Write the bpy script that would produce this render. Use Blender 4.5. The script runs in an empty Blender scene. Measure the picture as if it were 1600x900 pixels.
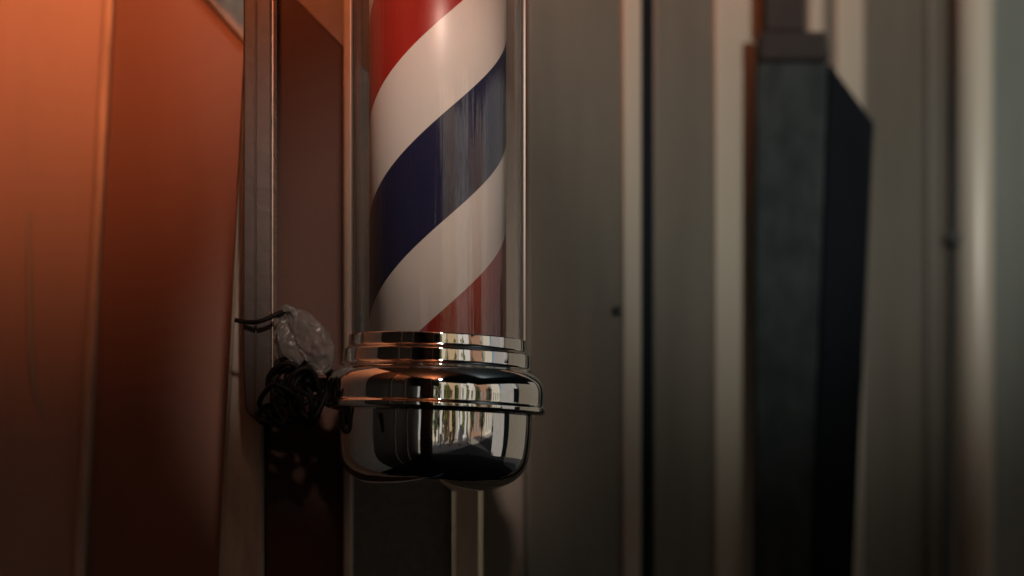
import bpy, bmesh, math, random
from mathutils import Vector, Matrix, noise
random.seed(7)
S = bpy.context.scene
COL = S.collection
R = math.radians

# ------------------------------------------------------------------ camera
cd = bpy.data.cameras.new('camera'); cam = bpy.data.objects.new('camera', cd); COL.objects.link(cam)
cam.location = (0, -3, -0.29); cam.rotation_euler = (R(90), 0, 0)
cd.sensor_width = 36; cd.lens = 67.5; cd.shift_y = 0.29/1.6
cd.clip_start = 0.05; cd.clip_end = 300
cd.dof.use_dof = True; cd.dof.focus_distance = 2.93; cd.dof.aperture_fstop = 1.2
S.camera = cam

# ------------------------------------------------------------------ world, sun, added lamps
SUN_EL, SUN_AZ = R(38), R(-28)          # the sun stands behind the shop wall, to the left
w = bpy.data.worlds.new('World'); S.world = w; w.use_nodes = True
nt = w.node_tree; bg = nt.nodes['Background']
sky = nt.nodes.new('ShaderNodeTexSky'); sky.sky_type = 'NISHITA'; sky.sun_disc = False
sky.sun_elevation = SUN_EL; sky.sun_rotation = SUN_AZ
nt.links.new(sky.outputs[0], bg.inputs[0]); bg.inputs[1].default_value = 0.05
def lamp(name, kind, loc, direction, energy, color, **kw):
    d = bpy.data.lights.new(name, kind); o = bpy.data.objects.new(name, d); COL.objects.link(o)
    o.location = loc; o.rotation_euler = Vector(direction).to_track_quat('-Z', 'Y').to_euler()
    d.energy = energy; d.color = color
    for k, v in kw.items(): setattr(d, k, v)
    return o
tosun = Vector((math.sin(SUN_AZ)*math.cos(SUN_EL), math.cos(SUN_AZ)*math.cos(SUN_EL), math.sin(SUN_EL)))
lamp('sun', 'SUN', (0, 0, 20), -tosun, 3.4, (1, .93, .83), angle=R(0.5))
# added spots without a real source: right wall, pole, amber glow upper left
def aim(az, el): return (math.sin(R(az))*math.cos(R(el)), math.cos(R(az))*math.cos(R(el)), math.sin(R(el)))
lamp('added_wall_spot', 'SPOT', (2.4, -1.74, 1.5), aim(-31.5, 0), 430, (1, .955, .86),
     shadow_soft_size=.15, spot_size=R(60), spot_blend=.55)
lamp('added_pole_spot', 'SPOT', (.35, -3.6, 1.75), Vector((-.116, -.1, .20))-Vector((.35, -3.6, 1.75)), 600, (1, .77, .64),
     shadow_soft_size=.12, spot_size=R(9.4), spot_blend=.4)
lamp('added_amber_spot', 'SPOT', (-.2, -4.05, 1.84), aim(-14.5, 10.5), 21500, (1, .26, .095),
     shadow_soft_size=.3, spot_size=R(68), spot_blend=1)
S.view_settings.view_transform = 'Standard'; S.view_settings.look = 'None'
S.view_settings.exposure = 0; S.view_settings.gamma = 1
S.render.engine = 'CYCLES'; S.cycles.use_denoising = True
S.cycles.max_bounces = 10; S.cycles.transparent_max_bounces = 16
S.cycles.sample_clamp_indirect = 4

# ------------------------------------------------------------------ helpers
GZ, RZ = -1.9, 1.9                      # ground and added roof heights
def P(px, py, Y=0.0):
    s = (3+Y)/3
    return Vector(((px-800)/1000*s, Y, -.29+(740-py)/1000*s))
def X(px, Y=0.0): return (px-800)/1000*(3+Y)/3
def tag(o, label=None, cat=None, group=None, kind=None):
    if label: o['label'] = label
    if cat: o['category'] = cat
    if group: o['group'] = group
    if kind: o['kind'] = kind
    return o
def empty(name, loc, label, cat, group=None):
    o = bpy.data.objects.new(name, None); COL.objects.link(o); o.location = loc
    o.empty_display_size = .05
    return tag(o, label, cat, group)
def link(name, bm, mat, parent=None, smooth=False, bevel=0, seg=2):
    bmesh.ops.recalc_face_normals(bm, faces=bm.faces)
    if parent is not None: bmesh.ops.translate(bm, verts=bm.verts, vec=-wloc(parent))
    me = bpy.data.meshes.new(name); bm.to_mesh(me); bm.free()
    if smooth:
        for p in me.polygons: p.use_smooth = True
    o = bpy.data.objects.new(name, me); COL.objects.link(o); me.materials.append(mat)
    if parent is not None: o.parent = parent
    if bevel:
        m = o.modifiers.new('bevel', 'BEVEL'); m.width = bevel; m.segments = seg; m.limit_method = 'ANGLE'
        m.harden_normals = False
    return o
def wloc(o):
    v = Vector((0, 0, 0))
    while o is not None: v += o.location; o = o.parent
    return v
def box(bm, x0, x1, y0, y1, z0, z1):
    v = [bm.verts.new((x, y, z)) for x in (x0, x1) for y in (y0, y1) for z in (z0, z1)]
    for f in ((0,1,3,2), (4,6,7,5), (0,4,5,1), (2,3,7,6), (0,2,6,4), (1,5,7,3)):
        bm.faces.new([v[i] for i in f])
def prism(bm, front, thick):
    """front: world points in a plane; extruded by thick along y"""
    a = [bm.verts.new(p) for p in front]; b = [bm.verts.new(p+Vector((0, thick, 0))) for p in front]
    bm.faces.new(a); bm.faces.new(b[::-1])
    n = len(a)
    for i in range(n): bm.faces.new((a[i], b[i], b[(i+1) % n], a[(i+1) % n]))
def plan(bm, pts, z0, z1):
    a = [bm.verts.new((x, y, z0)) for x, y in pts]; b = [bm.verts.new((x, y, z1)) for x, y in pts]
    bm.faces.new(a); bm.faces.new(b[::-1]); n = len(a)
    for i in range(n): bm.faces.new((a[i], b[i], b[(i+1) % n], a[(i+1) % n]))
def tube(bm, pts, r, n=10, sub=6, closed=False):
    """swept round tube along a Catmull-Rom path; r a number or a list per control point"""
    pts = [Vector(p) for p in pts]; m = len(pts)
    rs = r if isinstance(r, (list, tuple)) else [r]*m
    path, rad = [], []
    rng = range(m if closed else m-1)
    for i in rng:
        p = [pts[(i+k) % m] if closed else pts[min(max(i+k, 0), m-1)] for k in (-1, 0, 1, 2)]
        for s in range(sub):
            t = s/sub
            path.append(.5*((2*p[1])+(-p[0]+p[2])*t+(2*p[0]-5*p[1]+4*p[2]-p[3])*t*t+(-p[0]+3*p[1]-3*p[2]+p[3])*t**3))
            rad.append(rs[i]*(1-t)+rs[(i+1) % m]*t)
    if not closed: path.append(pts[-1]); rad.append(rs[-1])
    rings = []; up = Vector((0.13, .9, .4)).normalized(); L = len(path)
    for i, p in enumerate(path):
        d = (path[(i+1) % L]-path[i-1]) if closed else (path[min(i+1, L-1)]-path[max(i-1, 0)])
        d.normalize(); a = (up-d*up.dot(d)).normalized(); b = d.cross(a); up = a
        rings.append([bm.verts.new(p+(a*math.cos(2*math.pi*k/n)+b*math.sin(2*math.pi*k/n))*rad[i]) for k in range(n)])
    for i in range(L if closed else L-1):
        A, B = rings[i], rings[(i+1) % L]
        for k in range(n): bm.faces.new((A[k], A[(k+1) % n], B[(k+1) % n], B[k]))
    if not closed: bm.faces.new(rings[0][::-1]); bm.faces.new(rings[-1])
def lathe(bm, prof, cx, cy, n=128, tilt=0, pivot=None):
    """prof: (radius, z) list; tilt leans the turned piece about the y axis through pivot"""
    M = Matrix.Identity(4)
    if tilt: M = Matrix.Translation(pivot) @ Matrix.Rotation(tilt, 4, 'Y') @ Matrix.Translation(-pivot)
    rings = []
    for r, z in prof:
        if r < 1e-6: rings.append([bm.verts.new(M @ Vector((cx, cy, z)))])
        else: rings.append([bm.verts.new(M @ Vector((cx+r*math.cos(2*math.pi*k/n), cy+r*math.sin(2*math.pi*k/n), z))) for k in range(n)])
    for A, B in zip(rings, rings[1:]):
        for k in range(n):
            if len(A) == 1: bm.faces.new((A[0], B[k], B[(k+1) % n]))
            elif len(B) == 1: bm.faces.new((A[k], A[(k+1) % n], B[0]))
            else: bm.faces.new((A[k], A[(k+1) % n], B[(k+1) % n], B[k]))
def smooth_prof(pts, rad=None, seg=6):
    """round the corners of a (r, z, cornerradius) profile"""
    out = []
    for i, (r, z, c) in enumerate(pts):
        if c == 0 or i in (0, len(pts)-1): out.append((r, z)); continue
        p = Vector((r, z)); a = Vector(pts[i-1][:2]); b = Vector(pts[i+1][:2])
        c1 = min(c, (a-p).length*.49); c2 = min(c, (b-p).length*.49)
        s = p+(a-p).normalized()*c1; e = p+(b-p).normalized()*c2
        for k in range(seg+1):
            t = k/seg; q = s*(1-t)**2+p*2*t*(1-t)+e*t*t; out.append((q.x, q.y))
    return out

# ------------------------------------------------------------------ materials
def mat(name, col, rough=.6, metal=0, noise_amt=.12, scale=(6, 6, 1.2), bump=.0, bscale=60, col2=None, spec=.5, detail=6):
    m = bpy.data.materials.new(name); m.use_nodes = True; t = m.node_tree; N = t.nodes; L = t.links
    b = N['Principled BSDF']; b.inputs['Roughness'].default_value = rough; b.inputs['Metallic'].default_value = metal
    b.inputs['Specular IOR Level'].default_value = spec
    tc = N.new('ShaderNodeTexCoord'); mp = N.new('ShaderNodeMapping'); mp.inputs['Scale'].default_value = scale
    L.new(tc.outputs['Object'], mp.inputs[0])
    n1 = N.new('ShaderNodeTexNoise'); n1.inputs['Scale'].default_value = 1; n1.inputs['Detail'].default_value = detail
    n1.inputs['Roughness'].default_value = .65
    L.new(mp.outputs[0], n1.inputs['Vector'])
    mr = N.new('ShaderNodeMapRange'); mr.inputs['From Min'].default_value = .3; mr.inputs['From Max'].default_value = .7
    L.new(n1.outputs['Fac'], mr.inputs['Value'])
    mx = N.new('ShaderNodeMix'); mx.data_type = 'RGBA'
    c2 = col2 or tuple(c*(1-noise_amt*2) for c in col)
    mx.inputs['A'].default_value = (*col, 1); mx.inputs['B'].default_value = (*c2, 1)
    L.new(mr.outputs[0], mx.inputs['Factor']); L.new(mx.outputs['Result'], b.inputs['Base Color'])
    r2 = N.new('ShaderNodeMapRange'); r2.inputs['To Min'].default_value = max(0, rough-.08); r2.inputs['To Max'].default_value = min(1, rough+.1)
    L.new(n1.outputs['Fac'], r2.inputs['Value']); L.new(r2.outputs[0], b.inputs['Roughness'])
    if bump:
        n2 = N.new('ShaderNodeTexNoise'); n2.inputs['Scale'].default_value = bscale; n2.inputs['Detail'].default_value = 5
        L.new(tc.outputs['Object'], n2.inputs['Vector'])
        bp = N.new('ShaderNodeBump'); bp.inputs['Strength'].default_value = bump; bp.inputs['Distance'].default_value = .004
        L.new(n2.outputs['Fac'], bp.inputs['Height']); L.new(bp.outputs[0], b.inputs['Normal'])
    return m
M = {}
M['panel'] = mat('panel_paint', (.078, .071, .057), .5, noise_amt=.15, scale=(7, 7, 1.1), bump=.25, bscale=40)
M['panel_cool'] = mat('panel_paint_grey', (.125, .140, .127), .5, noise_amt=.13, scale=(7, 7, 1.1), bump=.25, bscale=40)
M['cream'] = mat('cream_paint', (.245, .222, .180), .45, noise_amt=.08, scale=(8, 8, 1), bump=.1)
M['pipe'] = mat('pipe_paint', (.32, .295, .245), .4, noise_amt=.06, scale=(8, 8, .8))
M['rubber'] = mat('dark_gasket', (.008, .012, .015), .7)
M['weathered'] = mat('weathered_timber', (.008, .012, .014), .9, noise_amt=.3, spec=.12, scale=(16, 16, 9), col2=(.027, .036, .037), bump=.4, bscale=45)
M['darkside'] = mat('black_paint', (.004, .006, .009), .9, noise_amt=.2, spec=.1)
M['darkpost'] = mat('dark_brown_post', (.010, .009, .009), .9, noise_amt=.2)
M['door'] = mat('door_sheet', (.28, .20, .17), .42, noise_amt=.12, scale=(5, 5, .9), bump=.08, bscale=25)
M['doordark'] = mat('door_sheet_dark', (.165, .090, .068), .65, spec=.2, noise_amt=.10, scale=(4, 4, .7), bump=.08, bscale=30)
M['iron'] = mat('dark_iron', (.05, .033, .027), .5, noise_amt=.15, scale=(20, 20, 3), bump=.2)
M['galv'] = mat('bare_metal_edge', (.42, .33, .28), .45, metal=.3, noise_amt=.2, scale=(40, 40, 25))
M['brown'] = mat('brown_grey_panel', (.048, .024, .018), .75, spec=.2, noise_amt=.07, scale=(4, 4, .7), bump=.15, bscale=120)
M['lightbrown'] = mat('lighter_brown_paint', (.10, .06, .045), .6, noise_amt=.12, scale=(9, 9, 9), bump=.15)
M['recess'] = mat('grey_stucco', (.13, .135, .13), .85, noise_amt=.2, scale=(60, 60, 60), bump=.6, bscale=110)
M['glint'] = mat('glint_white', (.85, .78, .72), .35, noise_amt=.05)
M['f_dull2'] = mat('brown_grey_paint', (.13, .11, .09), .6, noise_amt=.1, scale=(6, 6, 1), bump=.2)
M['timber'] = mat('aged_cream_board', (.42, .34, .28), .7, noise_amt=.2, scale=(40, 40, 5), bump=.4, bscale=60)
M['cable'] = mat('cable_black', (.005, .004, .004), .6, spec=.2, noise_amt=.1)
M['asphalt'] = mat('asphalt', (.03, .03, .031), .95, spec=.2, noise_amt=.2, scale=(20, 20, 20), bump=.5)
M['pave'] = mat('pale_paving', (.24, .22, .19), .8, noise_amt=.1, scale=(3, 3, 3))
M['added_canopy'] = mat('sky_tint_paint', (.010, .026, .036), .8, noise_amt=.1)  # blue put into the paint to stand for sky mirrored in the chrome
M['blackwall'] = mat('dark_door_paint', (.018, .015, .014), .4, noise_amt=.15, scale=(3, 3, .6))
M['ret'] = mat('cream_return_wall', (.34, .39, .40), .7, noise_amt=.1, scale=(9, 9, 9))
M['win'] = mat('window_glass', (.02, .03, .035), .08)
M['leaf'] = mat('foliage', (.08, .12, .03), .7, noise_amt=.35, scale=(9, 9, 9))
M['leaf2'] = mat('foliage_yellow', (.30, .29, .07), .7, noise_amt=.3, scale=(9, 9, 9))
M['bark'] = mat('bark', (.09, .07, .05), .9)
def facade_m(n, c): M[n] = mat(n, c, .7, noise_amt=.08, scale=(3, 3, 3))
facade_m('f_cream', (.62, .56, .46)); facade_m('f_tan', (.50, .36, .22)); facade_m('f_white', (.66, .64, .62))
facade_m('f_dull', (.30, .26, .20)); facade_m('f_olive', (.25, .24, .12)); facade_m('f_grey', (.32, .33, .34)); facade_m('f_brick', (.36, .20, .13))

def chrome():
    m = bpy.data.materials.new('chrome'); m.use_nodes = True; t = m.node_tree; N = t.nodes; L = t.links
    b = N['Principled BSDF']; b.inputs['Metallic'].default_value = 1
    b.inputs['Base Color'].default_value = (.86, .86, .85, 1)
    tc = N.new('ShaderNodeTexCoord')
    n = N.new('ShaderNodeTexNoise'); n.inputs['Scale'].default_value = 70; n.inputs['Detail'].default_value = 8
    L.new(tc.outputs['Object'], n.inputs['Vector'])
    r = N.new('ShaderNodeMapRange'); r.inputs['From Min'].default_value = .45; r.inputs['From Max'].default_value = .8
    r.inputs['To Min'].default_value = .008; r.inputs['To Max'].default_value = .10
    L.new(n.outputs['Fac'], r.inputs['Value']); L.new(r.outputs[0], b.inputs['Roughness'])
    n2 = N.new('ShaderNodeTexNoise'); n2.inputs['Scale'].default_value = 14; n2.inputs['Detail'].default_value = 2
    L.new(tc.outputs['Object'], n2.inputs['Vector'])
    bp = N.new('ShaderNodeBump'); bp.inputs['Strength'].default_value = .12; bp.inputs['Distance'].default_value = .004
    L.new(n2.outputs['Fac'], bp.inputs['Height']); L.new(bp.outputs[0], b.inputs['Normal'])
    return m
M['chrome'] = chrome()
def glass(name, tint, gl, rough, streak=True):
    """clear acrylic: transparent with a fresnel weighted gloss"""
    m = bpy.data.materials.new(name); m.use_nodes = True; t = m.node_tree; N = t.nodes; L = t.links
    N.clear(); out = N.new('ShaderNodeOutputMaterial')
    lw = N.new('ShaderNodeLayerWeight'); lw.inputs['Blend'].default_value = .5
    pw = N.new('ShaderNodeMath'); pw.operation = 'POWER'; pw.inputs[1].default_value = 5; L.new(lw.outputs['Facing'], pw.inputs[0])
    fr = N.new('ShaderNodeMath'); fr.operation = 'MULTIPLY_ADD'; fr.inputs[1].default_value = .8; fr.inputs[2].default_value = .04*gl
    L.new(pw.outputs[0], fr.inputs[0])       # schlick, the same from inside and outside
    mu = N.new('ShaderNodeMath'); mu.operation = 'MULTIPLY'; mu.inputs[1].default_value = 1.0; mu.use_clamp = True
    L.new(fr.outputs[0], mu.inputs[0])
    tr = N.new('ShaderNodeBsdfTransparent'); gs = N.new('ShaderNodeBsdfGlossy'); gs.inputs['Roughness'].default_value = rough
    cr = N.new('ShaderNodeValToRGB'); cr.color_ramp.elements[0].position = .55; cr.color_ramp.elements[0].color = (.97, .97, .97, 1)
    cr.color_ramp.elements[1].position = 1; cr.color_ramp.elements[1].color = (*tint, 1)
    L.new(lw.outputs['Facing'], cr.inputs[0]); L.new(cr.outputs[0], tr.inputs[0])
    mx = N.new('ShaderNodeMixShader'); L.new(mu.outputs[0], mx.inputs[0]); L.new(tr.outputs[0], mx.inputs[1]); L.new(gs.outputs[0], mx.inputs[2])
    if streak:      # the drawn acrylic is faintly ribbed lengthways
        tc = N.new('ShaderNodeTexCoord'); mp = N.new('ShaderNodeMapping'); mp.inputs['Scale'].default_value = (1, 1, .02)
        n = N.new('ShaderNodeTexNoise'); n.inputs['Scale'].default_value = 75; n.inputs['Detail'].default_value = 5
        L.new(tc.outputs['Object'], mp.inputs[0]); L.new(mp.outputs[0], n.inputs['Vector'])
        bp = N.new('ShaderNodeBump'); bp.inputs['Strength'].default_value = .35; bp.inputs['Distance'].default_value = .004
        L.new(n.outputs['Fac'], bp.inputs['Height']); L.new(bp.outputs[0], gs.inputs['Normal'])
    L.new(mx.outputs[0], out.inputs[0])
    return m
M['glass'] = glass('clear_acrylic', (.75, .72, .68), 3.8, .02)
M['lining'] = glass('clear_acrylic_inside', (.85, .82, .78), .5, .03)
PITCH = .600
def stripes():
    m = bpy.data.materials.new('barber_stripes'); m.use_nodes = True; t = m.node_tree; N = t.nodes; L = t.links
    b = N['Principled BSDF']; b.inputs['Roughness'].default_value = .35
    tc = N.new('ShaderNodeTexCoord'); sx = N.new('ShaderNodeSeparateXYZ'); L.new(tc.outputs['Object'], sx.inputs[0])
    def mth(op, a, b2=None, c=None):
        n = N.new('ShaderNodeMath'); n.operation = op
        for i, v in enumerate((a, b2, c)):
            if v is None: continue
            if isinstance(v, (int, float)): n.inputs[i].default_value = v
            else: L.new(v, n.inputs[i])
        return n.outputs[0]
    negy = mth('MULTIPLY', sx.outputs['Y'], -1.0)
    ang = mth('ARCTAN2', sx.outputs['X'], negy)                    # 0 faces the street, grows to the right
    turns = mth('DIVIDE', ang, 2*math.pi)
    zz = mth('DIVIDE', sx.outputs['Z'], PITCH)
    u = mth('SUBTRACT', turns, zz)                                 # grows downward and to the right
    f = mth('FRACT', mth('ADD', u, 10.0))
    cr = N.new('ShaderNodeValToRGB'); cr.color_ramp.interpolation = 'CONSTANT'; e = cr.color_ramp.elements
    W = (.78, .72, .67, 1); e[0].position = 0; e[0].color = W
    e[1].position = 145/600; e[1].color = (.022, .022, .064, 1)
    a = e.new((145+162)/600); a.color = W
    a = e.new((145+162+133)/600); a.color = (.36, .022, .015, 1)
    L.new(f, cr.inputs[0])
    n = N.new('ShaderNodeTexNoise'); n.inputs['Scale'].default_value = 9; n.inputs['Detail'].default_value = 6
    L.new(tc.outputs['Object'], n.inputs['Vector'])
    mr = N.new('ShaderNodeMapRange'); mr.inputs['To Min'].default_value = .88; mr.inputs['To Max'].default_value = 1.05
    L.new(n.outputs['Fac'], mr.inputs['Value'])
    mx = N.new('ShaderNodeMix'); mx.data_type = 'RGBA'; mx.blend_type = 'MULTIPLY'; mx.inputs['Factor'].default_value = 1
    L.new(cr.outputs[0], mx.inputs['A']); L.new(mr.outputs[0], mx.inputs['B']); L.new(mx.outputs['Result'], b.inputs['Base Color'])
    return m
M['stripes'] = stripes()
def bagmat():
    m = bpy.data.materials.new('clear_plastic_bag'); m.use_nodes = True; t = m.node_tree; N = t.nodes; L = t.links
    N.clear(); out = N.new('ShaderNodeOutputMaterial')
    tr = N.new('ShaderNodeBsdfTransparent'); tr.inputs[0].default_value = (.9, .88, .86, 1)
    df = N.new('ShaderNodeBsdfTranslucent'); df.inputs[0].default_value = (.30, .28, .27, 1)
    d2 = N.new('ShaderNodeBsdfDiffuse'); d2.inputs[0].default_value = (.30, .28, .27, 1)
    gl = N.new('ShaderNodeBsdfGlossy'); gl.inputs['Roughness'].default_value = .32
    lw = N.new('ShaderNodeLayerWeight'); lw.inputs['Blend'].default_value = .25
    a = N.new('ShaderNodeMixShader'); a.inputs[0].default_value = .5; L.new(df.outputs[0], a.inputs[1]); L.new(d2.outputs[0], a.inputs[2])
    b = N.new('ShaderNodeMixShader'); b.inputs[0].default_value = .5; L.new(tr.outputs[0], b.inputs[1]); L.new(a.outputs[0], b.inputs[2])
    c = N.new('ShaderNodeMixShader'); L.new(lw.outputs['Fresnel'], c.inputs[0]); L.new(b.outputs[0], c.inputs[1]); L.new(gl.outputs[0], c.inputs[2])
    tc = N.new('ShaderNodeTexCoord'); n = N.new('ShaderNodeTexVoronoi'); n.inputs['Scale'].default_value = 55; n.feature = 'DISTANCE_TO_EDGE'
    L.new(tc.outputs['Object'], n.inputs['Vector'])
    bp = N.new('ShaderNodeBump'); bp.inputs['Strength'].default_value = .6; bp.inputs['Distance'].default_value = .006
    L.new(n.outputs['Distance'], bp.inputs['Height'])
    for q in (d2, gl, df): L.new(bp.outputs[0], q.inputs['Normal'])
    L.new(c.outputs[0], out.inputs[0]); return m
M['bag'] = bagmat()

# ------------------------------------------------------------------ setting: ground, paving
bm = bmesh.new(); box(bm, -60, 60, -80, 20, GZ-.2, GZ); tag(link('ground', bm, M['asphalt']), kind='structure')
bm = bmesh.new(); box(bm, -25, 25, -14, -6.2, GZ-.05, GZ+.05); tag(link('pavement', bm, M['pave'], bevel=.01), kind='structure')

bm = bmesh.new(); box(bm, -2.2, 4.2, -4.6, 3, GZ, GZ+.03); tag(link('added_floor', bm, M['darkside']), kind='structure')  # near-black sheet added so the chrome mirrors a dark ground
# ------------------------------------------------------------------ roof added over the corner to hold back sky light; side walls
t = empty('added_canopy', (0, -1, RZ), 'unseen blue grey roof with a deep front edge, added to hold back sky light', 'added_canopy')
bm = bmesh.new(); box(bm, -2.2, 4.2, -4.2, 5, RZ, RZ+.12); link('roof', bm, M['added_canopy'], t)
bm = bmesh.new(); box(bm, -2.2, .3, -4.26, -4.2, .42, RZ+.2); box(bm, .3, 2.8, -4.26, -4.2, 1.15, RZ+.2); box(bm, 2.8, 4.2, -4.26, -4.2, 1.4, RZ+.2); link('added_fascia', bm, M['added_canopy'], t)  # drop edges shaped to limit the light coming in under the roof
bm = bmesh.new(); box(bm, 4.2, 4.26, -4.2, 2.9, 1.2, RZ+.2); link('added_fascia', bm, M['added_canopy'], t)
t = empty('pillar', (-.75, -4.0, GZ), 'wide black pillar holding up the added roof front', 'pillar')
bm = bmesh.new(); box(bm, -1.1, -.12, -4.19, -3.9, GZ, RZ); link('shaft', bm, M['blackwall'], t, bevel=.01)
bm = bmesh.new(); box(bm, -.30, -.27, -3.897, -3.88, GZ+.3, RZ-.3); link('trim', bm, M['f_grey'], t)
t = empty('side_door', (-1.35, -2.2, GZ), 'black painted door wall at the left of the corner', 'door')
bm = bmesh.new(); box(bm, -1.5, -1.36, -4.2, -.42, GZ, RZ); link('leaf', bm, M['blackwall'], t)
bm = bmesh.new(); box(bm, -1.36, -1.33, -2.3, -2.22, GZ, RZ-.3); link('frame', bm, M['f_grey'], t, bevel=.005)
bm = bmesh.new(); box(bm, -1.36, -1.33, -1.35, -1.3, GZ, RZ-.3); link('frame', bm, M['f_grey'], t, bevel=.005)
t = empty('return_wall', (-1.42, .2, GZ), 'cream plaster return wall at the far left of the corner', 'wall')
bm = bmesh.new(); box(bm, -1.5, -1.34, -.42, 1.2, GZ, RZ); link('wall', bm, M['ret'], t)

# ------------------------------------------------------------------ left side: leaning door sheets
t = empty('sheet_door', P(80, 740, .55)+Vector((0, 0, GZ+.29)), 'wide leaning metal door sheet with a raised pale seam at far left', 'door')
def ln(x0, y0, x1, y1): return lambda y: x0+(x1-x0)*(y-y0)/(y1-y0)
seam = ln(171, 0, 122, 900); redge = ln(392, 0, 346, 900)
def quad(bm, fl, fr, Y, th, top=-250, bot=2150):
    prism(bm, [P(fl(top), top, Y), P(fr(top), top, Y), P(fr(bot), bot, Y), P(fl(bot), bot, Y)], th)
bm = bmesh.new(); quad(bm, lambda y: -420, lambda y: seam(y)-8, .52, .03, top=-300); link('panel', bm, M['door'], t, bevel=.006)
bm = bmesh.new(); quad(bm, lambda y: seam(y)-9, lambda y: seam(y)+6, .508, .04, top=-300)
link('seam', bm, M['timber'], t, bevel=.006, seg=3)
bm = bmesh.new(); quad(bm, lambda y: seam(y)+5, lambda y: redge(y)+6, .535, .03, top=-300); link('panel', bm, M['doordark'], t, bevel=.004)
# dried drip on the sheet
bm = bmesh.new(); tube(bm, [P(44, 330, .518), P(46, 450, .518), P(48, 560, .518), P(56, 620, .518), P(70, 655, .518)], [.004, .006, .006, .004, .002])
link('drip', bm, M['cream'], t, smooth=True)

o = empty('edge_board', P(375, 740, .17)+Vector((0, 0, GZ+.29)), 'aged cream timber board standing behind the dark iron upright', 'board')
bm = bmesh.new(); quad(bm, lambda y: redge(y)-2, lambda y: 407, .14, .05, top=-420, bot=2200); link('board', bm, M['timber'], o, bevel=.003)
bm = bmesh.new(); quad(bm, lambda y: redge(y)-5, lambda y: redge(y)-1, .135, .04, top=-420, bot=2200); link('edge_trim', bm, M['cream'], o, bevel=.002)

bm = bmesh.new(); prism(bm, [P(150, -195, .517), P(378, -195, .517), P(394, 0, .517), P(391, 74, .517)], .017)
o = link('diagonal_piece', bm, M['timber'], bevel=.003)
tag(o, 'pale slanting brace ending left of the dark iron upright, top edge of the view', 'brace', 'slanting braces above')
bm = bmesh.new(); prism(bm, [P(265, -200, .196), P(600, -200, .196), P(600, 138, .196)], .003)  # thin lighter brown triangle laid on the side panel
o = link('diagonal_piece', bm, M['lightbrown'], bevel=.003)
tag(o, 'lighter brown triangle with a slanting edge between the dark iron upright and the glass tube', 'brace', 'slanting braces above')

# ------------------------------------------------------------------ panels behind the pole
t = empty('side_panel', P(480, 740, .3)+Vector((0, 0, GZ+.29)), 'smooth brown grey panel right behind the cable and the bag', 'wall panel')
bm = bmesh.new(); box(bm, X(407, .2)-.02, X(536, .2), .2, .24, GZ, RZ); link('panel', bm, M['brown'], t, bevel=.004)
bm = bmesh.new(); box(bm, X(538, .2), X(549, .2), .18, .24, GZ, RZ); link('edge_strip', bm, M['timber'], t, bevel=.003)
t = empty('stucco_wall', P(680, 740, .5)+Vector((0, 0, GZ+.29)), 'dark grey stucco strip of wall directly behind the barber pole', 'wall')
bm = bmesh.new(); box(bm, X(520, .5), X(708, .5), .5, .56, GZ, RZ); link('stucco', bm, M['recess'], t)
bm = bmesh.new(); box(bm, X(711, .5), X(750, .5), .47, .56, GZ, RZ); link('batten', bm, M['timber'], t, bevel=.004)
bm = bmesh.new(); box(bm, X(752, .5), X(818, .5), .5, .56, GZ, RZ); link('panel', bm, M['f_dull2'], t, bevel=.004)

# ------------------------------------------------------------------ right wall: painted panels with battens
def YW(px): return .55+(px-820)/780*1.25
t = empty('panelled_wall', (X(1200, YW(1200)), YW(1200), GZ), 'long painted wall of flat panels and pale battens right of the pole', 'wall')
dd = Vector((X(1600, YW(1600))-X(820, YW(820)), YW(1600)-YW(820))).normalized(); nrm = Vector((dd.y, -dd.x))
def strip(name, m, a, b, off=0.0, th=.05, bev=.004):
    """wall piece from pixel column a to b, lying off metres in front of the wall face"""
    def pt(px):
        q = px
        for _ in range(8):
            p = Vector((X(q, YW(q)), YW(q)))+nrm*off
            q += px-(p.x*3/(3+p.y)*1000+800)
        return p
    A, B, n = pt(a), pt(b), nrm
    bm = bmesh.new(); plan(bm, [A, B, B-n*(th+off), A-n*(th+off)], GZ, RZ)
    return link(name, bm, m, t, bevel=bev, seg=3)
strip('panel', M['panel'], 826, 976); strip('gasket', M['rubber'], 819, 826, -.02)
strip('batten', M['cream'], 976, 1003, .009)
strip('gasket', M['darkside'], 1004, 1023, -.004)
strip('panel', M['panel'], 1023, 1119)
strip('batten', M['cream'], 1120, 1188, .009)
strip('panel', M['panel'], 1189, 1267)
strip('batten', M['cream'], 1268, 1287, .009)
strip('panel', M['panel'], 1288, 1309)
strip('batten', M['cream'], 1310, 1350, .009)
strip('panel', M['panel'], 1351, 1454)
strip('rib', M['panel'], 1455, 1482, .02, bev=.008)
strip('gasket', M['rubber'], 1483, 1487, -.01)
strip('panel', M['panel_cool'], 1488, 1638)
strip('batten', M['cream'], 1640, 1675, .03)  # out of view, added as a reflector for the tube's bright edge line
strip('panel', M['panel_cool'], 1677, 1738)
strip('batten', M['cream'], 1740, 1800, .03)  # second unseen reflector strip added for the tube edge
strip('panel', M['panel_cool'], 1802, 2000)
def screw(px, py, off, r, m, par):
    Y = YW(px)-off; c = P(px, py, Y)
    bm = bmesh.new(); bmesh.ops.create_uvsphere(bm, u_segments=16, v_segments=8, radius=r)
    for v in bm.verts: v.co.y *= .5
    bmesh.ops.translate(bm, verts=bm.verts, vec=c)
    return link('screw', bm, m, par, smooth=True)
screw(966, 485, .02, .010, M['rubber'], t)

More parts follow.
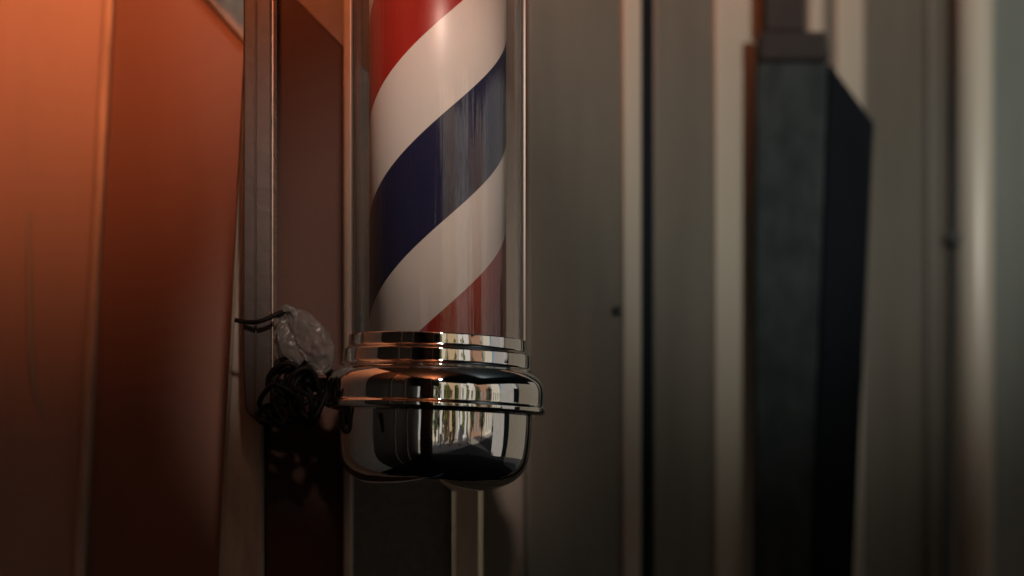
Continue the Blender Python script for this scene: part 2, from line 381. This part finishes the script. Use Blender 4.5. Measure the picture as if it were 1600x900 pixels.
Yp = YW(1520)-.1
t2 = empty('downpipe', (X(1520, Yp), Yp, GZ), 'pale round downpipe with a dark joint running down the wall at far right', 'downpipe')
bm = bmesh.new(); tube(bm, [(X(1521, Yp), Yp, GZ), (X(1521, Yp), Yp, RZ)], .046, n=32, sub=1); link('pipe', bm, M['pipe'], t2, smooth=True)
c = P(1496, 373, Yp)
bm = bmesh.new(); box(bm, X(1478, Yp), X(1500, Yp), Yp-.03, Yp+.06, c.z-.012, c.z+.012); link('bracket', bm, M['rubber'], t2, bevel=.004)

# dark weathered post in front of the wall
Yd = 1.04
t3 = empty('weathered_post', (X(1265, Yd), Yd, GZ), 'thick dark weathered post with a sloping top, leaning in front of the wall', 'post')
a = ln(1182, 95, 1178, 900); b = ln(1294, 95, 1266, 900); c = ln(1366, 190, 1334, 900)
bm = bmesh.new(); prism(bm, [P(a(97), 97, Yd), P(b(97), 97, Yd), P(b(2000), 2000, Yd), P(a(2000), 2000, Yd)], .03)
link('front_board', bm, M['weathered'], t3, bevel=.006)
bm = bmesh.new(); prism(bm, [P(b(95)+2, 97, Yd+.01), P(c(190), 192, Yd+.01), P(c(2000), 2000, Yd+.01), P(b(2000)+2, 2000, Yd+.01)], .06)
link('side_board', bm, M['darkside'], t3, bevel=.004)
bm = bmesh.new(); prism(bm, [P(1186, 48, Yd-.01), P(1292, 48, Yd-.01), P(1298, 94, Yd-.01), P(1186, 94, Yd-.01)], .06); link('cap', bm, M['darkpost'], t3, bevel=.008)
bm = bmesh.new(); prism(bm, [P(1196, -230, Yd+.02), P(1259, -230, Yd+.02), P(1259, 47, Yd+.02), P(1196, 47, Yd+.02)], .06); link('upper_post', bm, M['darkpost'], t3, bevel=.004)

# ------------------------------------------------------------------ iron upright that carries the pole
t = empty('iron_upright', P(405, 652, .03), 'dark iron upright with a bare bright edge left of the barber pole', 'upright')
bm = bmesh.new(); prism(bm, [P(381, -420, 0), P(424, -420, 0), P(424, 652, 0), P(392, 652, 0), P(383, 640, 0), P(379, 560, 0)], .05)
link('bar', bm, M['iron'], t, bevel=.003)
bm = bmesh.new(); prism(bm, [P(398, -420, -.006), P(401, -420, -.006), P(401, 640, -.006), P(398, 640, -.006)], .005)
link('bead', bm, M['iron'], t, bevel=.001)
bm = bmesh.new(); prism(bm, [P(424.8, -420, -.003), P(427.6, -420, -.003), P(426.6, 640, -.003), P(424.8, 640, -.003)], .045)
link('bare_edge', bm, M['galv'], t)
for k in range(20):                      # flakes of old paint along the edge
    y = random.uniform(-20, 470); s = random.uniform(.6, 1.9)
    q = P(random.gauss(430.5, .9), y, .0); bm = bmesh.new()
    prism(bm, [q+Vector((a*s*.0007, .002, b*s*.0018)) for a, b in ((-1, -.4), (.2, -1), (1, .1), (.3, 1), (-.8, .6))], .003)
    link('paint_flake', bm, M['iron'], t)

# ------------------------------------------------------------------ barber pole
CX = X(684); tilt = R(2.1); piv = Vector((X(684), 0, P(0, 540).z))
def z(py): return P(0, py).z
pole = empty('barber_pole', (CX, 0, z(763)), 'barber pole with red, white and blue stripes in a clear tube on a chrome base', 'barber pole')
TOP = z(-360)
bm = bmesh.new(); lathe(bm, [(0, z(545)), (.107, z(545)), (.107, TOP), (0, TOP)], CX, 0, n=192)
o = link('striped_drum', bm, M['stripes'], None)
# object coordinates drive the helix: origin where the lower edge of the upper red band crosses the front
o.data.transform(Matrix.Translation(-Vector((CX, 0, z(63))))); o.location = Vector((CX, 0, z(63)))-pole.location
o.parent = pole
for p in o.data.polygons: p.use_smooth = abs(p.normal.z) < .5
bm = bmesh.new(); lathe(bm, [(.135, z(560)), (.135, TOP)], CX, 0, n=192)
o = link('glass_tube', bm, M['glass'], pole, smooth=True)
bm = bmesh.new(); lathe(bm, [(.1305, z(560)), (.1305, TOP)], CX, 0, n=192)
link('tube_lining', bm, M['lining'], pole, smooth=True)
for px in (548.6, 819.2):                 # pale rods added in place of bright highlight lines at the tube's edges
    bm = bmesh.new(); x = X(px); tube(bm, [(x, 0, z(556)), (x, 0, TOP)], .0020, n=12, sub=1); link('edge_glint', bm, M['glint'], pole, smooth=True)
# chrome base, turned, sitting a little crooked
base = bpy.data.objects.new('chrome_base', None); COL.objects.link(base); base.parent = pole; base.location = (0, 0, z(630)-z(763))
def turned(name, pts, par=base, pv=piv, tl=tilt):
    bm = bmesh.new(); lathe(bm, smooth_prof([(r/1000, z(y) if tl else y, c/1000) for r, y, c in pts]), CX, 0, n=192, tilt=tl, pivot=pv)
    return link(name, bm, M['chrome'], par, smooth=True)
turned('collar', [(130, 560, 0), (130, 531, 2), (138.5, 528, 2.5), (139.5, 546, 3), (141, 549, 1.5), (146.5, 551, 3), (147.5, 573, 4), (152, 577, 2), (140, 584, 0)])
turned('ring', [(140, 578, 0), (150, 577.5, 3), (158, 583, 6), (166.5, 593, 9), (170, 606, 12), (170, 630, 2), (172.5, 634, 1.5), (172.5, 641, 3), (166, 645, 2), (150, 641, 0)])
turned('bowl', [(147, 636, 0), (151.5, 641, 2), (151.5, 688, 34), (145, 733, 34), (112, 759, 36), (58, 767, 24), (0, 768, 0)])
# top cap above the view
topc = bpy.data.objects.new('top_cap', None); COL.objects.link(topc); topc.parent = pole; topc.location = (0, 0, TOP-pole.location.z)
bm = bmesh.new()
lathe(bm, [(.13, TOP-.02), (.139, TOP-.02), (.14, TOP+.02), (.165, TOP+.04), (.168, TOP+.09), (.15, TOP+.10), (.13, TOP+.17), (.06, TOP+.22), (0, TOP+.23)], CX, 0, n=96)
link('dome', bm, M['chrome'], topc, smooth=True)
bm = bmesh.new()
prism(bm, [P(422, 594, .02), P(470, 590, .02), P(540, 590, .02), P(540, 611, .02), P(470, 612, .02), P(422, 612, .02)], .03)
link('mounting_arm', bm, M['cable'], pole, bevel=.003)
bm = bmesh.new(); box(bm, X(424), CX, .02, .05, TOP+.05, TOP+.07); link('mounting_arm', bm, M['cable'], pole, bevel=.003)

# ------------------------------------------------------------------ cable tangle, tie and bag
def loop(cx, cy, rx, ry, Y, rot=0, yamp=.02, n=9, wob=4):
    pts = []
    for k in range(n):
        a = 2*math.pi*k/n; x = rx*math.cos(a)+random.uniform(-wob, wob); y = ry*math.sin(a)+random.uniform(-wob, wob)
        pts.append(P(cx+x*math.cos(rot)-y*math.sin(rot), cy+x*math.sin(rot)+y*math.cos(rot), Y+yamp*math.sin(a+cx)))
    return pts
t = empty('cable_tangle', P(465, 625, 0), 'tangle of thin black cable looped under the mounting arm', 'cable')
bm = bmesh.new()
for args in ((462, 612, 34, 46, -.01, .2), (478, 618, 26, 46, -.03, -.15), (446, 610, 26, 44, .0, .1), (486, 608, 22, 52, -.02, .5),
             (425, 650, 26, 14, -.02, .1), (470, 635, 16, 32, -.05, -.4), (455, 590, 30, 26, .02, .8), (500, 600, 22, 30, -.01, -.5),
             (440, 632, 34, 26, -.04, .4), (468, 600, 44, 34, .03, -.3)):
    tube(bm, loop(*args), .0042, n=8, sub=5, closed=True)
link('cable', bm, M['cable'], t, smooth=True)
bm = bmesh.new()
tube(bm, [P(515, 596, -.01), P(505, 628, -.03), P(488, 655, -.04), P(470, 640, -.04), P(466, 600, -.02), P(474, 566, 0), P(488, 572, 0)], .0045, n=8)
link('cable_end', bm, M['cable'], t, smooth=True); bm = bmesh.new()
tube(bm, [P(536, 640, -.16), P(534, 655, -.165), P(538, 672, -.165), P(545, 672, -.16), P(547, 655, -.155), P(543, 640, -.15)], .004, n=8)
link('cable_end', bm, M['cable'], t, smooth=True)
bm = bmesh.new(); prism(bm, [P(446, 566, .0), P(486, 572, .0), P(492, 604, .0), P(440, 606, .0)], .04); link('junction_plug', bm, M['cable'], t, bevel=.006, seg=3)

bm = bmesh.new()
tube(bm, [P(367, 500, -.012), P(384, 503, -.014), P(402, 503, -.024), P(420, 497, -.026), P(434, 490, -.024), P(446, 488, -.015), P(452, 491, 0), P(440, 494, .03), P(430, 496, .058), P(410, 498, .058), P(392, 499, .056)], .0036, n=10)
tag(link('cable_tie', bm, M['cable'], smooth=True), 'black cable tie round the iron upright at the neck of the bag', 'cable tie')

bag = empty('plastic_bag', P(470, 530, 0), 'crumpled clear plastic bag tied over the cable beside the upright', 'plastic bag')
def crumple(pts, rad, seed, sq=.55, sub=10, n=48, amp=.010):
    bm = bmesh.new(); tube(bm, pts, rad, n=n, sub=sub)
    c0 = {}
    for v in bm.verts:
        s = Vector((seed, seed*2, 0))
        d = noise.noise(v.co*26+s)*amp+noise.noise(v.co*70+s)*amp*.5
        rd = abs(noise.noise(v.co*42+s*3)); d -= (.12-min(rd, .12))*amp*3
        v.co += Vector((noise.noise(v.co*20+s)*.3, 1, noise.noise(v.co*21-s)*.3))*d*.9
        v.co.x += noise.noise(v.co*45+s)*.003; v.co.z += noise.noise(v.co*48-s)*.003
        v.co.y = v.co.y*sq
    return bm
o = link('bag', crumple([P(443, 482, -.03), P(454, 491, -.03), P(472, 508, -.04), P(489, 532, -.045), P(498, 558, -.04), P(494, 580, -.03)],
     [.005, .013, .023, .027, .024, .014], 3, amp=.017, sub=14), M['bag'], bag, smooth=True)
o = link('fold', crumple([P(446, 490, -.02), P(444, 515, -.02), P(452, 540, -.03), P(470, 566, -.03)], [.004, .012, .017, .008], 8, n=36), M['bag'], bag, smooth=True)
o = link('knot', crumple([P(438, 478, -.04), P(446, 480, -.045), P(456, 484, -.045), P(462, 498, -.045), P(476, 502, -.045), P(482, 512, -.045)], [.0022, .0065, .0055, .0045, .0035, .0015], 5, n=24, amp=.005), M['bag'], bag, smooth=True)
o = link('tail', crumple([P(428, 528, .0), P(438, 530, -.01), P(452, 538, -.015), P(464, 548, -.015), P(470, 560, -.01)], [.0015, .003, .004, .003, .001], 2, n=16, amp=.003), M['bag'], bag, smooth=True)
o = link('inner_sheet', crumple([P(432, 500, .03), P(434, 520, .03), P(438, 545, .03), P(445, 560, .03)], [.006, .014, .016, .012], 11, n=36), M['bag'], bag, smooth=True)

# ------------------------------------------------------------------ the street opposite, mirrored in the chrome
def building(x0, x1, y, h, m, label, doorm, yd=4, face='y', nwin=2):
    t = empty('shop_building', ((x0+x1)/2, y, GZ), label, 'building', 'shops across the street')
    bays = nwin*2+1; wv = (x1-x0)/bays; zt = GZ+h
    bm = bmesh.new(); 
    for k in range(bays):
        if k % 2 == 0: box(bm, x0+k*wv, x0+(k+1)*wv, y-.25, y, GZ, zt)
        else:
            box(bm, x0+k*wv+.001, x0+(k+1)*wv-.001, y-.25, y-.02, GZ, GZ+.45); box(bm, x0+k*wv+.001, x0+(k+1)*wv-.001, y-.25, y-.02, GZ+2.5, zt-.01)
    box(bm, x0, x1, y-yd, y-.26, GZ, zt)
    link('wall', bm, m, t)
    for k in range(1, bays, 2):
        bm = bmesh.new(); box(bm, x0+k*wv, x0+(k+1)*wv, y-.18, y-.14, GZ+.45, GZ+2.5); w_ = link('window', bm, M['win'], t)
        bm = bmesh.new()
        for xx in (x0+k*wv, x0+(k+.5)*wv-.03, x0+(k+1)*wv-.06): box(bm, xx, xx+.06, y-.139, y-.08, GZ+.45, GZ+2.5)
        link('frame', bm, doorm, w_)
    bm = bmesh.new(); box(bm, x0-.1, x1+.1, y-yd, y+.15, zt, zt+.15); link('roof', bm, M['f_grey'], t)
def tree(x, y, h, r, m, label):
    t = empty('street_tree', (x, y, GZ), label, 'tree', 'trees across the street')
    bm = bmesh.new(); tube(bm, [(x, y, GZ), (x+.03, y, GZ+h*.4), (x, y+.02, GZ+h*.8)], [.11, .08, .03], n=8); link('trunk', bm, M['bark'], t, smooth=True)
    bm = bmesh.new()
    for k in range(900):
        d = Vector((random.gauss(0, 1), random.gauss(0, 1), random.gauss(0, 1))).normalized()*random.random()**.4
        p = Vector((x+d.x*r, y+d.y*r, GZ+h*.62+d.z*h*.38))
        if noise.noise(p*1.6) < -.12: continue
        u = Vector((random.gauss(0, 1), random.gauss(0, 1), random.gauss(0, 1))).normalized(); v = u.orthogonal().normalized(); s = random.uniform(.06, .13)
        q = [bm.verts.new(p+u*s), bm.verts.new(p+v*s*.6), bm.verts.new(p-u*s), bm.verts.new(p-v*s*.6)]; bm.faces.new(q)
    me_bm = bm; me = bpy.data.meshes.new('crown')
    bmesh.ops.translate(bm, verts=bm.verts, vec=-t.location); bm.to_mesh(me); bm.free()
    o = bpy.data.objects.new('crown', me); COL.objects.link(o); me.materials.append(m); o.parent = t
building(-6, -.6, -12, 8.4, M['f_grey'], 'grey shop building, leftmost across the street', M['f_white'])
building(-.4, 2.6, -11.5, 9.2, M['f_cream'], 'cream shop building across the street beside the tan one', M['f_white'], nwin=2)
building(2.8, 5.4, -11, 8.6, M['f_tan'], 'tan shop building across the street', M['f_brick'], nwin=2)
building(5.6, 9.5, -10.5, 9.4, M['f_white'], 'white shop building across the street beside the tan one', M['f_olive'], nwin=3)
building(9.8, 15, -9.5, 8.6, M['f_brick'], 'brick shop building across the street beside the white one', M['f_white'], nwin=3)
building(15.3, 25, -8.0, 9.4, M['f_cream'], 'cream shop building, rightmost across the street', M['f_white'], nwin=4)
for i, (x, y, h, r, m, l) in enumerate(((.3, -8.6, 3.6, .5, 'leaf', 'slim green street tree before the cream shop'), (1.9, -8.8, 3.8, .45, 'leaf2', 'slim yellowing street tree between the cream and tan shops'),
        (3.4, -8.4, 3.5, .5, 'leaf', 'slim green street tree before the tan shop'), (5.0, -8.0, 3.8, .5, 'leaf2', 'slim yellowing street tree between the tan and white shops'),
        (7.0, -7.0, 3.7, .6, 'leaf', 'slim green street tree before the white shop'), (9.0, -5.6, 3.7, .7, 'leaf', 'bushy green street tree near the brick shop'))):
    tree(x, y, h, r, M[m], l)
for i, (x, y, h, r, m, l) in enumerate(((.95, -9.6, 4.4, .3, 'leaf2', 'narrow yellow street tree right before the cream shop front'), (2.45, -9.9, 4.2, .28, 'leaf2', 'narrow yellow street tree at the gap of the cream and tan shops'),
        (4.1, -9.4, 4.4, .3, 'leaf2', 'narrow yellow street tree before the tan shop front'), (6.0, -8.9, 4.4, .35, 'leaf2', 'narrow yellow street tree at the left end of the white shop'))):
    tree(x, y, h, r, M[m], l)
def post(x, y, m, w, label, ext=0):
    t = empty('street_board', (x, y, GZ), label, 'board', 'upright boards on the pavement')
    bm = bmesh.new(); box(bm, x-w/2, x+w/2, y-.05, y+.05, GZ+.25, GZ+3.2); link('board', bm, m, t, bevel=.02)
    for s in (-1, 1):
        bm = bmesh.new(); box(bm, x+s*w*.3-.03, x+s*w*.3+.03, y-.04, y+.04, GZ, GZ+.249); link('leg', bm, M['darkside'], t)
post(1.1, -7.6, M['f_white'], .3, 'tall white board on the pavement before the cream shop')
post(2.6, -7.4, M['f_tan'], .35, 'tall tan board on the pavement between two trees')
post(4.3, -7.0, M['f_white'], .45, 'tall white board on the pavement before the tan shop')
post(6.1, -6.9, M['f_cream'], .5, 'tall cream board on the pavement before the white shop')
# white house side at the right, beyond the added roof
t = empty('white_house', (7.2, -.6, GZ), 'white rendered house beyond the right end of the added roof', 'building')
bm = bmesh.new(); box(bm, 6.6, 9.5, -1.9, 0.0, GZ, GZ+6.4); box(bm, 6.75, 9.5, .001, .999, GZ, GZ+6.39); link('wall', bm, M['f_white'], t)
bm = bmesh.new(); box(bm, 6.62, 9.5, 1.0, 11.0, GZ, GZ+6.4); link('side_wing', bm, M['f_dull'], t)
bm = bmesh.new(); box(bm, 6.7, 6.745, .05, .95, GZ+.05, GZ+2.6); link('door', bm, M['darkside'], t)
bm = bmesh.new(); box(bm, 6.4, 9.7, -2.1, 11.2, GZ+6.4, GZ+6.55); link('roof', bm, M['f_grey'], t)
